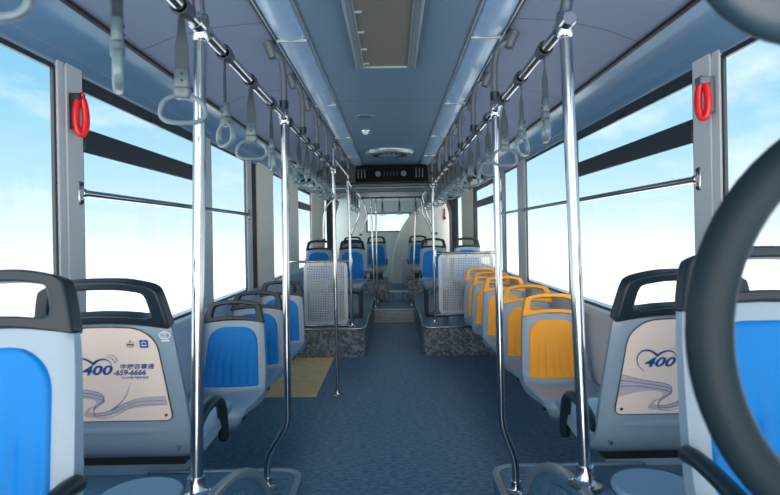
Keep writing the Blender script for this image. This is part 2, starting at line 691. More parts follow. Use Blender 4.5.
# --- lower front floor raised around the wheel boxes
DZ = .195
for sx, side in ((-1, 'left'), (1, 'right')):
    ol = round_poly([(.45, Y0), (1.2, Y0), (1.2, 2.72), (.45, 2.72)], [0, 0, 0, .11], 8)
    bm = BM()
    prism(bm, ol, 0, DZ, lambda u, v, d: (sx*u, v, d))
    struct('floor_step_' + side, bm, 'floor', 'raised floor plinth under the wheel box on the %s' % side, smooth=30)
    path = fillet([(sx*.463, Y0+.01, DZ), (sx*.463, 2.707, DZ), (sx*1.19, 2.707, DZ)], .11, 8)
    tn[0] += 1
    struct('trim_%d' % tn[0], tube(BM(), path, 0, 10, flat=(.008, .018)), 'alu', 'aluminium nosing with rounded corner edging the plinth on the %s' % side)

    # wheel box with rounded end
    prof = [(Y0, DZ), (Y0, .67), (1.32, .67)]
    for k in range(1, 12):
        a = PI/2*k/11
        prof.append((1.32+.80*math.sin(a), DZ+.475*math.cos(a)**1.08))
    bx = thing('wheel_arch_box', 'low rounded wheel arch box under the %s' % ('advert seat with the phone number' if sx < 0 else 'advert seat next to the steering wheel'), 'wheel arch box')
    bx['kind'] = 'structure'
    bm = BM()
    prism(bm, prof, 0, 1, lambda y, z, d: (sx*(.475+d*.72), y, z))
    obj('cover', bm, 'boxtop', bx, smooth=35)
    inset = [(Y0+.01, DZ+.001), (Y0+.01, .63), (1.31, .63)]
    for k in range(1, 12):
        a = PI/2*k/11
        inset.append((1.31+.75*math.sin(a), DZ+.001+.434*math.cos(a)**1.08))
    bm = BM()
    prism(bm, inset, 0, 1, lambda y, z, d: (sx*(.468+d*.01), y, z))
    obj('vinyl_cheek', bm, 'floor', bx, smooth=0)
    rim = [(sx*.474, y, z) for y, z in prof[1:]]
    obj('rim_trim', tube(BM(), rim, .015, 10), 'alu', bx)
    bm = BM()
    lathe(bm, [(.001, .668), (.104, .668), (.104, .675), (.099, .680), (.001, .680)], 40, (sx*.652, 1.42, 0))
    obj('cover_plate', bm, 'disc', bx)

# --- seat platforms toward the rear
PZ = .305
for sx, side in ((-1, 'left'), (1, 'right')):
    ol = round_poly([(.31, YP), (.31, Y1), (1.2, Y1), (1.2, YP)], [.1, 0, 0, 0], 8)
    bm = BM()
    prism(bm, ol, 0, PZ, lambda u, v, d: (sx*u, v, d))
    o = struct('floor_platform_' + side, bm, 'patch', 'raised seat platform clad in patterned grey vinyl on the %s' % side, smooth=30)
    bm = BM()
    ol2 = round_poly([(.33, YP+.02), (.33, Y1-.01), (1.19, Y1-.01), (1.19, YP+.02)], [.09, 0, 0, 0], 8)
    prism(bm, ol2, PZ-.01, PZ+.004, lambda u, v, d: (sx*u, v, d))
    struct('platform_top', bm, 'floor', parent=o, smooth=30)
    path = fillet([(sx*1.19, YP+.005, PZ), (sx*.317, YP+.005, PZ), (sx*.317, 8.5, PZ)], .1, 8)
    tn[0] += 1
    struct('trim_%d' % tn[0], tube(BM(), path, .014, 10), 'chrome', 'polished edge around the seat platform on the %s' % side)
# yellow floor panel
struct('floor_yellow_panel', box(BM(), -1.19, -.652, 4.59, YP-.01, -.01, .006), 'yellow', 'worn yellow floor panel beside the blue seats')

# --- steps and rear deck
o = struct('floor_rear', box(BM(), -.31, .31, YS, Y1, 0, .19), 'floor', 'first step and rear deck at the end of the aisle')
tn[0] += 1
bm = BM()
for z in (.012, .186):
    box(bm, -.305, .305, YS-.012, YS+.02, z-.008, z+.008)
struct('trim_%d' % tn[0], bm, 'alu', 'bright metal nosings on the first rear step')
bm = BM()
for k in range(7):
    box(bm, -.29, .29, YS-.006, YS, .035+k*.02, .045+k*.02)
struct('step_ribs', bm, 'alu', parent=o)
struct('floor_rear_step', box(BM(), -.31, .31, 9.35, Y1, .19, .36), 'floor', 'second step at the end of the aisle')
tn[0] += 1
struct('trim_%d' % tn[0], box(BM(), -.305, .305, 9.338, 9.365, .35, .366), 'alu', 'metal nosing on the second rear step')

# --- rear bulkhead, rear wall and rear ceiling
RZ = EYE+.64
bm = BM()
ol = [(-1.02, RZ), (1.02, RZ), (1.02, CZ-.11), (.88, CZ-.055), (.7, CZ-.015), (.5, CZ+.002), (-.5, CZ+.002), (-.7, CZ-.015), (-.88, CZ-.055), (-1.02, CZ-.11)]
prism(bm, ol, 7.07, 7.2, lambda u, v, d: (u, d, v))
struct('ceiling_bulkhead', bm, 'dark_frame', 'dark bulkhead where the ceiling drops at the rear', smooth=0)
struct('ceiling_rear', box(BM(), -1.19, 1.19, 7.1, Y1, RZ, RZ+.03), 'rear', 'lower pale ceiling over the rear seats')
ac = thing('air_unit', 'black air conditioning unit with two round outlets under the ceiling end', 'air conditioner', (0, 7.02, RZ))
bm = BM()
ol = [(-.46, 0), (.46, 0), (.44, .2), (-.44, .2)]
prism(bm, ol, -.05, .05, lambda u, v, d: (u, d, v+.005))
obj('body', bm, 'ac', ac, bevel=.012)
for x in (-.16, .16):
    obj('round_outlet', lathe(BM(), [(.001, -.05), (.035, -.05), (.035, -.062), (.026, -.07), (.001, -.066)], 20, (x-.01, 0, .1), 'Y'), 'ac_dot', ac)
bm = BM()
for k in range(5):
    box(bm, -.1+k*.04, -.085+k*.04, -.056, -.048, .075, .13)
obj('slot_grille', bm, 'dark_metal', ac)
for x in (-.36, .36):
    bm = BM()
    for k in range(3):
        box(bm, x-.06+k*.04, x-.05+k*.04, -.056, -.048, .05, .16)
    obj('louvre', bm, 'ac_dot', ac)
for k, z in enumerate((EYE+.6, EYE+.535)):
    t = thing('cross_bar', ('upper' if k == 0 else 'lower') + ' flat steel bar across the bus under the black air unit', 'bar', (0, 7.0, z), group='steel bars under the air unit')
    obj('bar', box(BM(), -.98, .98, -.02, .02, -.022, .022), 'steel', t, bevel=.008)
    for x in (-.56, .56):
        obj('fixing', lathe(BM(), [(.001, -.028), (.012, -.028), (.012, -.018), (.001, -.018)], 12, (x, 0, 0), 'Y'), 'chrome', t)
    for x in (-.9, .9):
        obj('stay', box(BM(), x-.012, x+.012, -.01, .01, .0225, .0425 if k else .039), 'steel', t)

# rear wall with the rear window
bm = BM()
box(bm, -1.3, -.52, Y1, Y1+.08, 0, CZ+.1)
box(bm, .36, 1.3, Y1, Y1+.08, 0, CZ+.1)
box(bm, -.52, .36, Y1, Y1+.08, 0, EYE+.03)
box(bm, -.52, .36, Y1, Y1+.08, EYE+.4, CZ+.1)
struct('wall_rear', bm, 'rear', 'grey green rear wall around the back window', smooth=0)
wn[0] += 1
rw = bpy.data.objects.new('window_%d' % wn[0], None)
C.objects.link(rw)
tag(rw, 'small bright rear window at the end of the aisle', 'window', kind='structure')
obj('pane', box(BM(), -.52, .36, Y1+.03, Y1+.036, EYE+.03, EYE+.4), 'glass', rw, smooth=0)
obj('window_frame', frame_prism(BM(), [(-.53, EYE+.02), (.37, EYE+.02), (.37, EYE+.41), (-.53, EYE+.41)],
    [(-.5, EYE+.045), (.34, EYE+.045), (.34, EYE+.385), (-.5, EYE+.385)], Y1-.012, Y1+.03, lambda u, v, d: (u, d, v)), 'dark_frame', rw, smooth=0)
# curved white tower in the driver side rear corner
bm = BM()
ol = [(1.16, .3), (-.03, .3), (-.04, .7), (0, .95), (.07, 1.2), (.19, 1.45), (.36, 1.68), (.56, 1.84), (.78, 1.94), (1.16, 1.95)]
edge = smooth_path([(x, 0, z) for x, z in ol[1:]], 5)
ol = [ol[0]]+[(p.x, p.z) for p in edge]
prism(bm, ol, 10.75, 11.25, lambda u, v, d: (u, d, v))
struct('wall_rear_tower', bm, 'white', 'white curved corner panel beside the rear window', bevel=.03, seg=3, smooth=50)
# white box at the foot of the tower, next to the rear driver side seat
t = thing('rear_cabinet', 'small white cabinet on the rear deck beside the white curved panel', 'cabinet', (.3, 10.35, .36))
obj('body', box(BM(), -.13, .13, -.15, .2, 0, .46), 'wall', t, bevel=.015)
obj('lid', box(BM(), -.14, .14, -.165, .21, .46, .485), 'pillar', t, bevel=.008)
# dark corner posts with a curved head on both sides near the rear
for sx in (-1, 1):
    bm = BM()
    ol = [(sx*1.15, PZ), (sx*1.15, 1.95), (sx*.99, 1.95), (sx*.97, 1.9), (sx*1.0, 1.8), (sx*1.035, 1.68), (sx*1.04, 1.5), (sx*1.04, PZ)]
    prism(bm, ol, 9.75, 10.3, lambda u, v, d: (u, d, v))
    tn[0] += 1
    struct('trim_%d' % tn[0], bm, 'dark_frame', 'dark rear post with curved head %s' % ('opposite the white curved panel' if sx < 0 else 'next to the white curved panel'), bevel=.015)

# ================================================================== CEILING FITTINGS
for sx in (-1, 1):
    t = thing('lamp_cover', 'long clear ribbed ceiling lamp cover on the %s side of the ceiling' % ('blue seat' if sx < 0 else 'orange seat'), 'ceiling light', (sx*.4265, 0, CZ), group='long ceiling lamp covers')
    bm = BM()
    pr = []
    for k in range(9):
        u = -1+2*k/8
        pr.append((u*.07, .002-.02*(1-u*u)))
    pr += [(.07, .014), (-.07, .014)]
    loft(bm, [[(x, y, z) for x, z in pr] for y in (.9, 7.05)])
    obj('lens', bm, 'lens', t)
    for s in (-1, 1):
        a, b = sorted((s*.0705, s*.077))
        obj('edge_strip', box(BM(), a, b, .9, 7.05, -.008, .012), 'alu', t)
    for y in (1.2, 2.45, 3.7, 4.95, 6.2):
        obj('end_clip', box(BM(), -.068, .068, y, y+.012, -.021, -.006), 'alu', t, bevel=.003)

# roof hatch grille
t = thing('ceiling_grille', 'rectangular mesh ceiling grille in a slotted pale frame above the aisle', 'grille', (-.02, 2.1, CZ))
L = .8
bm = BM()
frame_prism(bm, [(-.148, -L), (.148, -L), (.148, L), (-.148, L)], [(-.112, -L+.03), (.112, -L+.03), (.112, L-.008), (-.112, L-.008)], -.012, .004, lambda u, v, d: (u, v, d))
obj('grille_frame', bm, 'grille_frame', t, smooth=0)
for s in (-1, 1):
    a, b = sorted((s*.142, s*.152))
    obj('side_lip', box(BM(), a, b, -L, L, -.022, .004), 'alu', t, bevel=.003)
obj('backing', box(BM(), -.112, .112, -L+.03, L-.008, .004, .008), mat('grille backing', '5f6660', .7), t, smooth=0)
obj('mesh', box(BM(), -.113, .113, -L+.03, L-.008, -.004, -.003), 'grille', t, smooth=0)
for k in range(7):
    obj('clip', box(BM(), -.115, -.085, -.6+k*.22, -.59+k*.22, -.014, -.005), 'alu', t)
# perforated loudspeaker disc, dome, round fan vent
t = thing('ceiling_speaker', 'small flat perforated round speaker in the ceiling', 'speaker', (-.19, 4.12, CZ))
obj('disc', lathe(BM(), [(.001, -.008), (.06, -.008), (.066, 0), (.001, 0)], 28), 'ceiling', t)
bm = BM()
for r, n in ((.018, 6), (.034, 12), (.05, 18)):
    for k in range(n):
        a = 2*PI*k/n
        box(bm, r*math.cos(a)-.003, r*math.cos(a)+.003, r*math.sin(a)-.005, r*math.sin(a)+.005, -.0095, -.007)
obj('perforation', bm, 'dark_metal', t, smooth=0)
t = thing('ceiling_camera', 'tiny shiny dome on the ceiling between speaker and round vent', 'camera dome', (-.215, 4.72, CZ))
obj('base', lathe(BM(), [(.001, -.01), (.042, -.01), (.045, 0), (.001, 0)], 20), 'chrome', t)
obj('dome', lathe(BM(), [(.001, -.034), (.014, -.031), (.022, -.022), (.025, -.01), (.001, -.009)], 20), 'bump_white', t)
t = thing('roof_vent', 'round domed roof vent with slots before the black air unit', 'vent', (-.02, 5.95, CZ))
obj('rim', lathe(BM(), [(.19, -.03), (.22, -.04), (.25, -.034), (.262, -.016), (.265, 0), (.19, 0)], 40), 'alu', t)
obj('dome', lathe(BM(), [(.001, -.045), (.11, -.045), (.18, -.034), (.19, -.02), (.19, -.005), (.001, -.005)], 40), 'cove', t)
bm = BM()
for k in range(18):
    a = 2*PI*k/18
    v = Vector((math.cos(a), math.sin(a), 0))
    tube(bm, [v*.13+Vector((0, 0, -.046)), v*.18+Vector((0, 0, -.037))], .009, 6)
obj('slot', bm, 'dark_metal', t)

# ================================================================== RAILS AND POLES
R = .0158


def foot_bm(x, y, z):
    bm = BM()
    lathe(bm, [(.001, 0), (.043, 0), (.043, .006), (.03, .012), (.023, .02), (.021, .05), (.001, .05)], 20, (x, y, z))
    for a in (.5, 2.6, 4.7):
        lathe(bm, [(.001, .006), (.006, .006), (.005, .013), (.001, .014)], 8, (x+.033*math.cos(a), y+.033*math.sin(a), z))
    return bm


def clamp_bm(x, y, z, h=.07):
    bm = BM()
    tube(bm, [(x, y, z-h/2), (x, y, z-h/2+.006), (x, y, z+h/2-.006), (x, y, z+h/2)], [.017, .0215, .0215, .017], 14)
    tube(bm, [(x, y-.045, z+.001), (x, y-.04, z+.001), (x, y+.04, z+.001), (x, y+.045, z+.001)], [.017, .0205, .0205, .017], 14)
    return bm


LX, RX, HZ = -.478, .454, 1.86


def handrail(name_label, x, y0, y1, z, sleeves=()):
    t = thing('handrail', name_label, 'handrail', (x, (y0+y1)/2, z), group='overhead handrails')
    ym = (y0+y1)/2
    obj('tube', cyl(BM(), (0, y0-ym, 0), (0, y1-ym, 0), R), 'chrome', t)
    for y in (y0, y1):
        obj('end_cap', lathe(BM(), [(.001, -.01), (.02, -.01), (.02, .01), (.001, .01)], 14, (0, y-ym, 0), 'Y'), 'steel', t)
    for y in sleeves:
        obj('sleeve', cyl(BM(), (0, y-ym-.012, 0), (0, y-ym+.012, 0), .019, 14), 'sleeve', t)
    return t


left_straps = [.66, .985, 1.29, 1.62, 1.92, 2.24, 2.62, 2.9, 3.18, 3.45, 3.73, 4.0, 4.28]
right_straps = [1.64, 1.94, 2.24, 2.62, 2.92, 3.22, 3.52, 3.82, 4.12, 4.45, 4.8, 5.15, 5.5, 5.85]
handrail('long chrome overhead handrail with grey strap handles above the blue seats', LX, .15, 4.6, HZ,
         [y+.032 for y in left_straps])
handrail('long chrome overhead handrail with grey strap handles above the orange seats', RX, 1.45, 6.2, HZ,
         [y+.032 for y in right_straps])
handrail('short raised chrome handrail between the yellow panel pole and the platform pole', LX, 4.6, 6.15, EYE+.635)
handrail('far chrome handrail over the platform seats on the blue seat side', LX, 6.15, 9.1, EYE+.56)
handrail('far chrome handrail over the platform seats on the orange seat side', RX, 6.3, 9.1, EYE+.56)


def pole(label, pts, rail_z=None, top=None, fr=.07, rails=()):
    """chrome pole through pts (world), foot at the first"""
    x, y, z = pts[0]
    t = thing('grab_pole', label, 'pole', (x, y, z), group='chrome grab poles')
    P = [Vector(p)-Vector(pts[0]) for p in pts]
    obj('tube', tube(BM(), fillet(P, fr, 7), R, 14), 'chrome', t)
    obj('foot', foot_bm(0, 0, 0), 'chrome', t)
    if rail_z is not None:
        q = P[-1]
        obj('clamp', clamp_bm(q.x, q.y, rail_z-z), 'chrome', t)
    for (zz, dx) in rails:
        pass
    return t


def hanger(label, x, y, z, z0=.017):
    """painted tube that swings in from the ceiling edge and drops to the rail"""
    sx = -1 if x < 0 else 1
    t = thing('rail_hanger', label, 'rail hanger', (x, y, z), group='painted rail hangers under the ceiling')
    top = CZ if y < 7.0 else RZ
    xo = sx*.54-x
    h = top-z
    P = [(0, 0, z0), (0, 0, h*.55), (xo*.25, 0, h*.8), (xo*.85, 0, h-.035), (xo, 0, h-.005)]
    obj('tube', tube(BM(), smooth_path(P, 6), R*.95, 12), 'paint_tube', t)
    bm = BM()
    tube(bm, [(xo*.72, 0, h-.07), (xo*.9, 0, h-.025), (xo*1.02, 0, h-.004)], [.021, .026, .028], 12)
    obj('bracket', bm, 'paint_tube', t)
    obj('collar', cyl(BM(), (0, 0, z0+.001), (0, 0, z0+.035), .0205, 12), 'steel', t)
    return t


BOX = .67
pole('upright chrome pole on the wheel box by the advert seat with the phone number', [(-.511, 1.4235, BOX), (LX, 1.4235, HZ+.05), (-.535, 1.4235, CZ-.004)])
p_ = children(bpy.data.objects['grab_pole'])
t = bpy.data.objects['grab_pole']
obj('clamp', clamp_bm(-.478+.511, 0, HZ-BOX), 'chrome', t)
pole('upright chrome pole on the wheel box near the steering wheel', [(.487, 1.4485, BOX), (RX, 1.4485, HZ+.05), (.53, 1.4485, CZ-.004)])
t = bpy.data.objects['grab_pole.001']
obj('clamp', clamp_bm(RX-.487, 0, HZ-BOX), 'chrome', t)
pole('chrome pole with kinked foot standing on the plinth beside the first blue seat', [(-.582, 2.515, DZ), (-.582, 2.515, DZ+.14), (LX-.008, 2.515, DZ+.285), (LX, 2.515, HZ)], HZ, fr=.045)
pole('chrome pole with kinked foot standing on the plinth beside the first orange seat', [(.515, 2.43, DZ), (.515, 2.43, DZ+.14), (RX+.004, 2.43, DZ+.295), (RX, 2.43, HZ)], HZ, fr=.045)
pole('chrome pole standing on the aisle floor at the corner of the yellow floor panel', [(LX, 4.6, 0), (LX, 4.6, EYE+.7)], HZ)
pole('chrome pole on the platform holding the perforated panel behind the blue seats', [(-.464, 6.15, PZ), (LX, 6.15, EYE+.66)], EYE+.56)
pole('chrome pole on the platform holding the perforated panel behind the orange seats', [(.455, 6.25, PZ), (RX, 6.25, EYE+.62)], HZ)
pole('thin far chrome pole at the rear step, kerb side of the aisle', [(-.29, 8.6, .19), (-.33, 8.6, EYE+.56)], EYE+.4)
pole('thin far chrome pole before the rearmost kerb side seat, behind the rear step', [(-.27, 9.2, .19), (-.27, 9.2, EYE+.56)], EYE+.35)
pole('thin far chrome pole on the rear deck before the white curved panel', [(.29, 8.7, .19), (.37, 8.7, EYE+.56)], EYE+.35)

lab_l = ['nearest', 'second', 'third', 'fourth', 'fifth', 'sixth', 'seventh']
for sx, x, ys, side in ((-1, LX, (2.515, 3.04, 3.59, 4.14), 'blue'), (1, RX, (2.43, 3.07, 3.67, 4.28, 4.62, 5.33), 'orange')):
    for k, y in enumerate(ys):
        hanger('grey painted rail hanger over the %s seats, %s one from the front' % (side, lab_l[k]), x, y, HZ, .037 if k == 0 else .017)
hanger('grey painted hanger above the corner pole of the yellow floor panel', LX, 5.3, EYE+.635)
hanger('grey painted hanger above the platform pole by the blue seats', LX, 6.15, EYE+.66)
hanger('grey painted hanger over the platform edge by the orange seats', RX, 6.25, EYE+.62)
for sx, x in ((-1, LX), (1, RX)):
    hanger('far grey hanger under the lowered rear ceiling on the %s seat side' % ('blue' if sx < 0 else 'orange'), x, 8.0, EYE+.56)


# --- curved chrome grab tubes rising from the far seats
def arch_tube(label, pts):
    t = thing('grab_tube', label, 'grab tube', pts[0], group='curved chrome tubes at the far seats')
    P = [Vector(p)-Vector(pts[0]) for p in pts]
    obj('tube', tube(BM(), smooth_path(P, 6), .014, 10), 'chrome', t)
    obj('socket', lathe(BM(), [(.001, -.005), (.024, -.005), (.024, .03), (.001, .03)], 12), 'steel', t)


arch_tube('curved chrome tube from the window side platform seat to the kerb side rail', [(-.9, 7.3, 1.24), (-.9, 7.3, 1.5), (-.86, 7.3, 1.68), (-.7, 7.3, 1.82), (LX, 7.3, 1.87)])
arch_tube('sloping chrome tube by the aisle platform seat of the kerb side', [(-.62, 8.3, 1.3), (-.56, 8.3, 1.45), (-.5, 8.3, 1.6), (LX, 8.3, 1.86)])
arch_tube('sloping chrome tube behind the aisle platform seat of the kerb side', [(-.5, 8.8, 1.3), (-.45, 8.8, 1.45), (-.4, 8.8, 1.62), (LX+.02, 8.8, 1.86)])
arch_tube('sloping chrome tube by the aisle platform seat of the driver side', [(.64, 8.3, 1.3), (.58, 8.3, 1.45), (.52, 8.3, 1.6), (RX, 8.3, 1.86)])
arch_tube('sloping chrome tube before the white curved panel', [(.62, 8.8, 1.3), (.57, 8.8, 1.45), (.49, 8.8, 1.62), (RX, 8.8, 1.86)])

# --- chrome rails across the windows
for sx, y0, y1, z, wl in ((-1, 2.13, 4.62, 1.503, 'kerb side windows beside the first pillar'), (1, 2.16, 6.0, 1.517, 'driver side windows above the orange seats')):
    t = thing('window_rail', 'slim chrome safety rail along the ' + wl, 'window rail', (sx*1.178, y0, z))
    obj('bar', cyl(BM(), (0, 0, 0), (0, y1-y0, 0), .0145, 12), 'chrome', t)
    for y in (0, y1-y0):
        bm = BM()
        lathe(bm, [(.001, -.012), (.019, -.012), (.019, .012), (.001, .012)], 16, (0, y, 0), 'Y')
        a, b = sorted((sx*.002, sx*.014))
        box(bm, a, b, y-.013, y+.013, -.045, .045)
        obj('mount', bm, 'chrome', t, bevel=.004)
        for zz in (-.034, .034):
            obj('screw', lathe(BM(), [(.001, -.003), (.007, -.003), (.007, .003), (.001, .003)], 10, (0, y, zz), 'X'), 'dark_metal', t)

# ================================================================== STRAP HANDLES
STRAP_KINDS = {}


def strap_proto(ang):
    t = thing('strap_handle', 'tmp', 'strap handle', (0, 0, 0), group='grey strap handles on the overhead rails')
    # webbing: loop round the rail, then a tail that twists by `ang`
    bm = BM()
    lp = []
    for k in range(16):
        a = 2*PI*k/16
        c, s = math.cos(a), math.sin(a)
        lp.append(((.0225*c, -.014, .0225*s), (.0225*c, .014, .0225*s), (.0195*c, .014, .0195*s), (.0195*c, -.014, .0195*s)))
    loft(bm, lp, ring=True)
    loops = []
    for k in range(9):
        u = k/8
        z = -.019-u*.138
        wa = ang-math.radians(35) if 1.2 < ang < 2.4 else ang
        a = PI/2+(wa-PI/2)*min(1, u*1.9)
        hw = .0155*(1-.35*math.sin(PI*min(1, u*1.9)))
        c, s = math.cos(a), math.sin(a)
        q = []
        for (px, py) in ((-hw, -.0016), (hw, -.0016), (hw, .0016), (-hw, .0016)):
            q.append((px*c-py*s, px*s+py*c, z))
        loops.append(q)
    loft(bm, loops)
    obj('webbing', bm, 'strap', t, smooth=30)
    rot = Matrix.Rotation(ang, 4, 'Z')
    # clasp: rounded block with a collar
    bm = BM()
    loops = []
    for z, hx, hy in ((-.122, .013, .007), (-.126, .0165, .0095), (-.160, .0175, .0105), (-.164, .015, .009), (-.168, .02, .0125), (-.186, .02, .0125), (-.191, .014, .009)):
        loops.append([(hx*math.copysign(abs(math.cos(a))**.55, math.cos(a)), hy*math.copysign(abs(math.sin(a))**.55, math.sin(a)), z-.022) for a in [2*PI*j/20 for j in range(20)]])
    loft(bm, loops)
    bm.transform(rot)
    c = obj('clasp', bm, 'clasp', t)
    bm = BM()
    for z in (-.157, -.172):
        for s in (-1, 1):
            lathe(bm, [(.001, s*.0095), (.0032, s*.0095), (.0032, s*.0118), (.001, s*.0122)], 8, (0, 0, z), 'Y')
    bm.transform(rot)
    obj('rivet', bm, 'dark_metal', c)
    # ring: rounded flat oval
    bm = BM()
    pts = []
    for j in range(32):
        a = 2*PI*j/32
        x = .049*math.copysign(abs(math.cos(a))**.75, math.cos(a))
        z = .031*math.copysign(abs(math.sin(a))**.8, math.sin(a))
        x *= 1-.12*(z/.031)
        pts.append((x, 0, -.237+z))
    loops = []
    n = len(pts)
    for j in range(n):
        p = Vector(pts[j])
        tn_ = (Vector(pts[(j+1) % n])-Vector(pts[j-1])).normalized()
        u = Vector((0, 1, 0))
        v = tn_.cross(u)
        loops.append([p+u*.0085*math.cos(2*PI*k/8)+v*.0055*math.sin(2*PI*k/8) for k in range(8)])
    loft(bm, loops, ring=True)
    bm.transform(rot)
    obj('ring', bm, 'ring', t)
    return t


ORD = ['nearest', 'second', 'third', 'fourth', 'fifth', 'sixth', 'seventh', 'eighth', 'ninth', 'tenth', 'eleventh', 'twelfth', 'thirteenth', 'fourteenth']
used = set()


def strap(x, y, z, deg, label):
    if deg not in STRAP_KINDS:
        STRAP_KINDS[deg] = strap_proto(math.radians(deg))
    src = STRAP_KINDS[deg]
    if deg in used:
        o = dup(src)
    else:
        o = src
        used.add(deg)
    o.location = (x, y, z)
    o['label'] = label
    return o


angs_l = [10, 115, 10, 130, 10, 110, 130, 55, 10, 30, 130, 10, 55]
for k, y in enumerate(left_straps):
    strap(LX, y, HZ, angs_l[k], 'grey strap handle above the blue seats, %s from the front%s' % (ORD[k], ', ring turned edge-on' if angs_l[k] in (110, 115) else ''))
angs_r = [80, 55, 10, 30, 80, 10, 55, 10, 30, 10, 80, 30, 10, 55]
for k, y in enumerate(right_straps):
    strap(RX, y, HZ, angs_r[k], 'grey strap handle above the orange seats, %s from the front%s' % (ORD[k], ', ring turned edge-on' if angs_r[k] == 80 else ''))
for k, y in enumerate((6.7, 7.2, 7.7)):
    for sx, x in ((-1, LX), (1, RX)):
        strap(x, y, EYE+.56, (30, 10, 55)[k], 'far strap handle over the %s side platform seats, %s from the aisle step' % ('kerb' if sx < 0 else 'driver', ('third', 'second', 'nearest')[k]))
# cross rail near the back window with three straps
t = thing('cross_rail', 'dark cross rail near the rear window carrying three small strap handles', 'handrail', (0, 8.6, EYE+.545))
obj('tube', cyl(BM(), (-.47, 0, 0), (.45, 0, 0), .014), 'sleeve', t)
for x in (-.46, .44):
    obj('clamp', lathe(BM(), [(.001, -.02), (.021, -.02), (.021, .02), (.001, .02)], 12, (x, 0, 0), 'X'), 'steel', t)
for k, x in enumerate((-.15, .11, .36)):
    o = strap(x, 8.6, EYE+.545, 10, 'small strap handle on the rear cross rail, %s' % ('closest to the kerb side', 'middle one', 'closest to the white curved panel')[k])

# ================================================================== SEATS
PROF = [(-.395, .30), (-.44, .345), (-.432, .402), (-.36, .412), (-.24, .402), (-.12, .394), (-.03, .395), (.012, .42), (.035, .47), (.055, .56), (.075, .65), (.093, .735), (.105, .80)]
WID = [.145, .168, .185, .196, .203, .206, .206, .205, .202, .197, .190, .183, .175]
SC = [.0, .004, .008, .014, .02, .026, .028, .026, .022, .018, .015, .012, .01]


def catmull(vals, t):
    n = len(vals)-1
    f = min(max(t, 0), 1)*n
    i = min(int(f), n-1)
    u = f-i
    a, b, c, d = vals[max(i-1, 0)], vals[i], vals[i+1], vals[min(i+2, n)]
    return .5*(2*b+(c-a)*u+(2*a-5*b+4*c-d)*u*u+(-a+3*b-3*c+d)*u**3)


def prof(t):
    y = catmull([p[0] for p in PROF], t)
    z = catmull([p[1] for p in PROF], t)
    e_ = .004
    dy = catmull([p[0] for p in PROF], t+e_)-catmull([p[0] for p in PROF], t-e_)
    dz = catmull([p[1] for p in PROF], t+e_)-catmull([p[1] for p in PROF], t-e_)
    l = math.hypot(dy, dz)
    # front normal: towards the sitter (-y on the back, +z on the pan)
    return y, z, -dz/l, dy/l, catmull(WID, t), catmull(SC, t)


def front(t, x):
    """point on the sitter's face of the shell at lateral x"""
    y, z, ny, nz_, w_, sc = prof(t)
    s = max(-1, min(1, x/w_))
    k = sc*(s*s) - .012*max(0, (abs(s)-.86)/.14)**2
    return Vector((x, y+ny*k, z+nz_*k)), Vector((0, ny, nz_))


def shell_bm(back_t=1.0):
    bm = BM()
    loops = []
    K = 40
    for i in range(K+1):
        t = i/K
        y, z, ny, nz_, w_, sc = prof(t)
        th = .030
        if i in (0, K):
            th = .018
        lp = []
        m = 18
        for j in range(m+1):
            s = -1+2*j/m
            p, n = front(t, s*w_)
            lp.append(p)
        for j in range(m+1):
            s = 1-2*j/m
            back = th*(1-.35*max(0, (abs(s)-.8)/.2)**2)
            xx = s*(w_+.004)
            lp.append(Vector((xx, y-ny*back, z-nz_*back)))
        loops.append(lp)
    loft(bm, loops)
    return bm


# frame of the reclined back: v runs up along it, d runs towards the sitter
PB = Vector((0, .035, .47))
PT = Vector((0, .105, .80))
UP = (PT-PB).normalized()
FW = Vector((0, -UP.z, UP.y))


def on_back(u, v, d):
    return PB+UP*v+FW*d+Vector((u, 0, 0))


VT = (PT-PB).length


def pad_bm():
    bm = BM()
    NX, NY = 44, 40
    t0, t1 = .585, .95
    front_v = []
    for j in range(NY+1):
        v = j/NY
        t = t0+(t1-t0)*v
        hw = .171-.028*v
        # rounded corners
        d = min(v, 1-v)*.36
        r = .095 if v > .5 else .03
        if d < r:
            hw = hw-r+math.sqrt(max(0, r*r-(r-d)**2))
        row = []
        for i in range(NX+1):
            s = -1+2*i/NX
            p, n = front(t, s*hw)
            e_ = min(1, (1-abs(s))*hw/.012, d/.012+1e-6)
            e_ = math.sin(PI/2*max(0, e_))
            ple = 0
            if v < .72:
                fade = min(1, (.72-v)/.3)*min(1, v/.06)
                ple = -.010*fade*(1-abs(math.sin(s*PI*3.5+.45*math.sin(v*5))))**2.2*max(0, 1-abs(s)**4)
            row.append(p+n*(-.004+e_*.0135+ple*e_))
        front_v.append([bm.verts.new(q) for q in row])
    for j in range(NY):
        for i in range(NX):
            bm.faces.new((front_v[j][i], front_v[j][i+1], front_v[j+1][i+1], front_v[j+1][i]))
    # closed rear sheet
    rear = []
    for j in range(NY+1):
        v = j/NY
        t = t0+(t1-t0)*v
        y, z, ny, nz_, w_, sc = prof(t)
        rear.append([bm.verts.new(Vector((q.co.x, q.co.y, q.co.z))-Vector((0, ny, nz_))*.012) for q in (front_v[j][0], front_v[j][-1])])
    for j in range(NY):
        bm.faces.new((rear[j][0], rear[j+1][0], rear[j+1][1], rear[j][1]))
        bm.faces.new((front_v[j][0], front_v[j+1][0], rear[j+1][0], rear[j][0]))
        bm.faces.new((front_v[j][-1], rear[j][1], rear[j+1][1], front_v[j+1][-1]))
    bmesh.ops.remove_doubles(bm, verts=bm.verts[:], dist=1e-5)
    return bm


